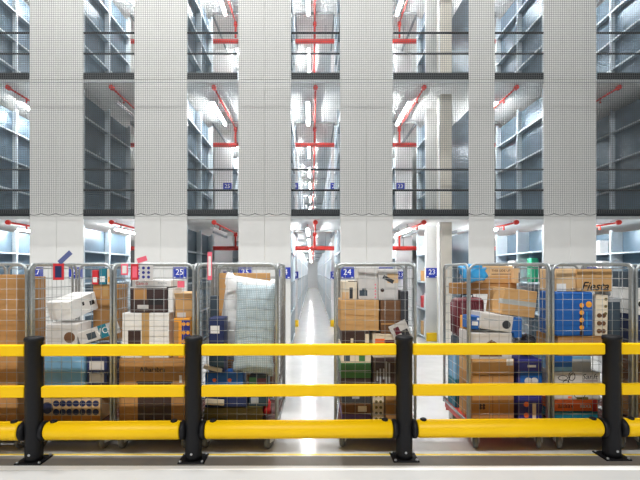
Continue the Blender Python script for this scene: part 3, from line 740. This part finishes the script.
o = box('carton', 'narrow pale carton standing on the long brown carton', 'box', 514.5, 520, 268, 283, 4.46, 0.14, CARD3, z0=z7); decal(o, 'dark_edge', 0.7, 0.95, 0.1, 0.7, DKB)
blob('plastic_bag', 'crumpled bright blue plastic bag at the top left of cage', 'bag', (PX(473, 4.42), 4.42, PZ(273, 4.42)), (0.12, 0.06, 0.09), BLUL, 3, 0.45, 4)
# --- cage 7
o = box('carton', 'teal carton at the bottom of the butterfly box cage', 'box', 554, 598, 411, 420, 4.07, 0.42, TEAL, z0=DZ); z = o.location.z+o['h']/2+0.001
o = box('carton', 'orange red flat carton with white lettering', 'box', 553, 598, 400, 410, 4.06, 0.42, ORG, z0=z); z = o.location.z+o['h']/2+0.001
decal(o, 'red_end', 0.88, 0.97, 0.0, 1.0, REDP); btext(o, 'aaaav', 0.28, 0.5, 0.07, DKB); btext(o, 'aaxa', 0.72, 0.5, 0.06, WHT)
o = box('carton', 'white box with a butterfly drawing and dark lettering', 'box', 553, 600, 372, 399.5, 4.07, 0.4, GRW, z0=z); zb = o.location.z+o['h']/2+0.001
q = MB()
for sxx, szz, ux, uz in ((0.045, 0.022, -0.13, 0.075), (0.03, 0.04, -0.045, 0.09), (0.03, 0.02, -0.1, 0.03), (0.05, 0.03, 0.03, -0.09)):
    q = MB()
    pts = [(ux+sxx*math.cos(a*PI/10), -o['d']/2-0.001, uz+szz*math.sin(a*PI/10)) for a in range(20)]
    q.tube(pts, 0.0035, 5, closed=True).build('wing_drawing', BLKP, o)
q = MB()
q.tube([(-0.085, -o['d']/2-0.001, 0.02), (-0.06, -o['d']/2-0.001, 0.1), (-0.03, -o['d']/2-0.001, 0.13)], 0.004, 5)
q.build('antenna_drawing', BLKP, o)
btext(o, 'Sanft', 0.78, 0.82, 0.075, BLKP, 0.2); decal(o, 'red_line', 0.62, 0.95, 0.66, 0.69, MAR); decal(o, 'orange_print', 0.32, 0.4, 0.04, 0.12, ORG); decal(o, 'pot_print', 0.5, 0.75, 0.0, 0.1, OLV)
o = box('carton', 'blue and grey mixed carton above the butterfly box', 'box', 553, 591, 356, 371, 4.08, 0.4, ICE, z0=zb); zc = o.location.z+o['h']/2+0.001
decal(o, 'blue_print', 0.0, 0.5, 0.3, 1.0, BLU); decal(o, 'grey_print', 0.5, 1.0, 0.0, 0.8, SILV)
o = box('carton', 'low tan carton carrying the big blue bag', 'box', 558, 606, 336, 355, 4.08, 0.4, CARD2, z0=zc); zd = o.location.z+o['h']/2+0.001
o = box('shopping_bag', 'big bright blue bag with yellow and brown printed band', 'bag', 555.5, 594, 292, 335, 4.06, 0.3, BLU, z0=zd, yaw=0.03, bev=0.02); ze = o.location.z+o['h']/2
decal(o, 'brown_band', 0.62, 0.72, 0.02, 0.75, DKB); dots(o, 'yellow_print', 1, 4, 0.67, 0.67, 0.2, 0.7, 0.022, ORY); dots(o, 'yellow_star', 1, 1, 0.86, 0.86, 0.72, 0.72, 0.03, ORY); decal(o, 'pale_line', 0.8, 0.82, 0.2, 0.55, BLUL)
o = box('carton', 'cream floral upright carton beside the big blue bag', 'box', 595.5, 608, 295, 335, 4.07, 0.3, CRM, z0=zd, roll=0.02); zf = o.location.z+o['h']/2
dots(o, 'flower_print', 2, 3, 0.3, 0.65, 0.12, 0.5, 0.022, CARD4); dots(o, 'flower_print', 1, 3, 0.8, 0.8, 0.55, 0.9, 0.014, OLV)
o = box('hard_case', 'dark teal hard case with pale rim at right of cage', 'case', 608.5, 621, 299, 345, 4.12, 0.34, SLATE, z0=zc+0.0, bev=0.015); zg = o.location.z+o['h']/2
MB().box(-o['w']/2-0.003, o['w']/2+0.003, -o['d']/2-0.003, o['d']/2+0.003, o['h']/2-0.03, o['h']/2+0.004, 0.004).build('rim', SILV, o)
o = box('carton', 'pale tan carton with a white address label', 'box', 556, 576, 269, 291, 4.12, 0.3, CARD3, z0=ze+0.002, flaps=True)
decal(o, 'address_label', 0.03, 0.5, 0.02, 0.35, WHT); decal(o, 'mark', 0.75, 0.95, 0.08, 0.14, DKB)
o = box('carton', 'brown carton with large black script lettering', 'box', 577, 612, 269.5, 294, 4.1, 0.3, CARD, z0=ze+0.004, flaps=True)
btext(o, 'Fiesta', 0.5, 0.22, 0.115, BLKP, 0.35, bold=0.0018)
blob('grey_bag', 'grey plastic bag bunched above the dark teal case', 'bag', (2.925, 4.3, zg+0.1), (0.036, 0.1, 0.09), SILV, 8, 0.2, 4)
# --- cage 8
o = box('carton', 'brown carton at the bottom of the right edge cage', 'box', 640, 700, 385, 420, 4.06, 0.4, CARD2, z0=DZ); z = o.location.z+o['h']/2+0.001
o = box('carton', 'orange brown carton in the right edge cage', 'box', 639, 700, 345, 384, 4.07, 0.4, CARD4, z0=z); z = o.location.z+o['h']/2+0.001
o = box('carton', 'navy carton in the right edge cage', 'box', 638, 700, 315, 344, 4.08, 0.4, NAVY, z0=z); z = o.location.z+o['h']/2+0.001
o = box('carton', 'white carton with a black mark at the right edge', 'box', 637.5, 700, 288, 314, 4.08, 0.4, WHT, z0=z); z = o.location.z+o['h']/2+0.001
dots(o, 'black_mark', 1, 1, 0.06, 0.06, 0.4, 0.4, 0.03, BLKP)
o = box('carton', 'slate carton topping the right edge cage', 'box', 638, 700, 271, 287, 4.1, 0.4, SLATE, z0=z)
# --- cage behind pillow cage
o = box('carton', 'brown carton in the cage parked behind the pillow cage', 'box', 222, 272, 330, 395, 5.2, 0.5, CARD4, z0=DZ)
z = o.location.z+o['h']/2+0.001
o = box('carton', 'grey carton in the cage parked behind the pillow cage', 'box', 224, 272, 285, 330, 5.2, 0.5, GRW, z0=z)

# ------------------------------------------------------------------ goods on the shelves
def sbox(x0, x1, y0, y1, z, h, m, label, group=None, cat='box', name='carton'):
    o = bx(-(x1-x0)/2, (x1-x0)/2, -(y1-y0)/2, (y1-y0)/2, 0, h, 0.004).build(name, m, None, ((x0+x1)/2, (y0+y1)/2, z+0.0125))
    return tag(o, label, cat, group)
fx = FX(444)
SHN = ['bottom shelf', 'second shelf', 'third shelf', 'top shelf']
for i, (s, h, m, c) in enumerate(((0.06, 0.42, WHT, 'white carton'), (0.75, 0.36, GRW, 'pale grey bag shaped carton'), (1.42, 0.33, CARD3, 'pale tan carton'), (2.10, 0.25, CRM, 'cream carton'))):
    sbox(fx+0.06, fx+0.28, 10.42, 10.7, s, h, m, f'{c} on the {SHN[i]} beside the sign 23')
    sbox(fx+0.06, fx+0.28, 10.76, 11.0, s, h*0.8, (CARD, REDP, CARD2, WHT)[i], f'{("tan", "red", "brown", "white")[i]} carton deeper on the {SHN[i]} beside the sign 23')
fx = FX(544)
gb = blob('green_bag', 'bright green bag on the upper shelf left of sign 21', 'bag', (PX(531.5, 9.6), 9.6, 2.1125+0.0), (0.09, 0.1, 0.12), GRNB, 9, 0.15, 3); gb.location = (fx+0.2, 9.5, 1.5625); gb.scale = (1, 1, 1)
gb.location.z = 1.42+0.0125+0.35
bpy.data.objects.remove(gb)
gb = tag(bx(-0.09, 0.09, -0.1, 0.1, 0, 0.27, 0.03, 3).build('green_box', GRNB, None, (fx+0.16, 9.62, 1.99-0.12)), 'bright green tub on the upper shelf in aisle 22', 'tub')
bx(-0.06, 0.06, -0.102, -0.1, 0.14, 0.2).build('label_sticker', WHT, gb)
gb.location.z = 1.4325
for v in gb.data.vertices: v.co.z *= 2.0
gb.children[0].location.z = 0.2
wb = sbox(fx+0.06, fx+0.26, 10.3, 10.6, 1.42, 0.5, WHT, 'white carton beside the green tub in aisle 22')
fx = FX(650)
for j, (y0, y1, h, z) in enumerate(((10.5, 10.95, 0.32, 2.10), (10.45, 10.95, 0.5, 1.42))):
    sbox(fx+0.06, fx+0.28, y0, y1, z, h, WHT, ('white carton on the top shelf at the right edge aisle', 'white carton on the third shelf at the right edge aisle')[j])
cols = [CARD, CARD2, CARD4, CARD3, GRW, CARD]
for side, fx, nm in ((1, FX(291), 'left'), (-1, FX(340), 'right')):
    for y0, dd in ((B2, 4.5), (18.6, 5.6), (25.2, 5.6), (31.8, 5.6)):
        for bay in range(4):
            ya = y0+0.055+(dd-0.08)*bay/4+0.04; yb = y0+0.055+(dd-0.08)*(bay+1)/4-0.04
            for s in (0.06, 0.75):
                y = ya
                while y < yb-0.35:
                    h = random.uniform(0.25, 0.5); w = random.uniform(0.16, 0.22); d = random.uniform(0.3, 0.5)
                    d = min(d, yb-y)
                    if random.random() < 0.75:
                        p, q = sorted((fx - side*0.06, fx - side*(0.06+w)))
                        sbox(p, q, y, y+d-0.01, s, h, random.choice(cols), f'small carton on the low shelves deep {nm} of the central aisle', f'cartons deep {nm} of the central aisle')
                    y += d + 0.03

# ------------------------------------------------------------------ light
w = bpy.data.worlds.new('hall'); S.world = w; w.use_nodes = True
w.node_tree.nodes['Background'].inputs['Color'].default_value = (0.93, 0.97, 1.0, 1)
w.node_tree.nodes['Background'].inputs['Strength'].default_value = 0.10
def area(x, y, z, sx, sy, e, tgt=None):
    l = bpy.data.lights.new('high_bay_lamp', 'AREA'); l.shape = 'RECTANGLE'; l.size = sx; l.size_y = sy; l.energy = e
    l.color = (1.0, 0.995, 0.985)
    o = bpy.data.objects.new('high_bay_lamp', l); C.objects.link(o); o.location = (x, y, z)
    if tgt is not None: o.rotation_euler = (Vector(tgt)-Vector((x, y, z))).to_track_quat('-Z', 'Y').to_euler()
    return o
for x, e in ((-6, 690), (-2, 560), (2, 370), (6, 240)):
    area(x, 5.7, 13.0, 1.6, 0.5, e, (x, 5.2, 0))
    area(x, -5.0, 9.6, 1.6, 0.4, e*0.66, (x*0.9, 5.0, 2.0))

# ------------------------------------------------------------------ camera
cd = bpy.data.cameras.new('camera'); cd.sensor_width = 36; cd.lens = F/640*36
cd.shift_x = (320-VX)/640; cd.shift_y = (VY-240)/640; cd.clip_end = 200
co = bpy.data.objects.new('camera', cd); C.objects.link(co); co.location = (0, 0, CH); co.rotation_euler = (PI/2, 0, 0)
S.camera = co
S.view_settings.view_transform = 'Standard'; S.view_settings.look = 'None'; S.view_settings.gamma = 1.0
S.view_settings.use_curve_mapping = False; S.view_settings.exposure = 0.12
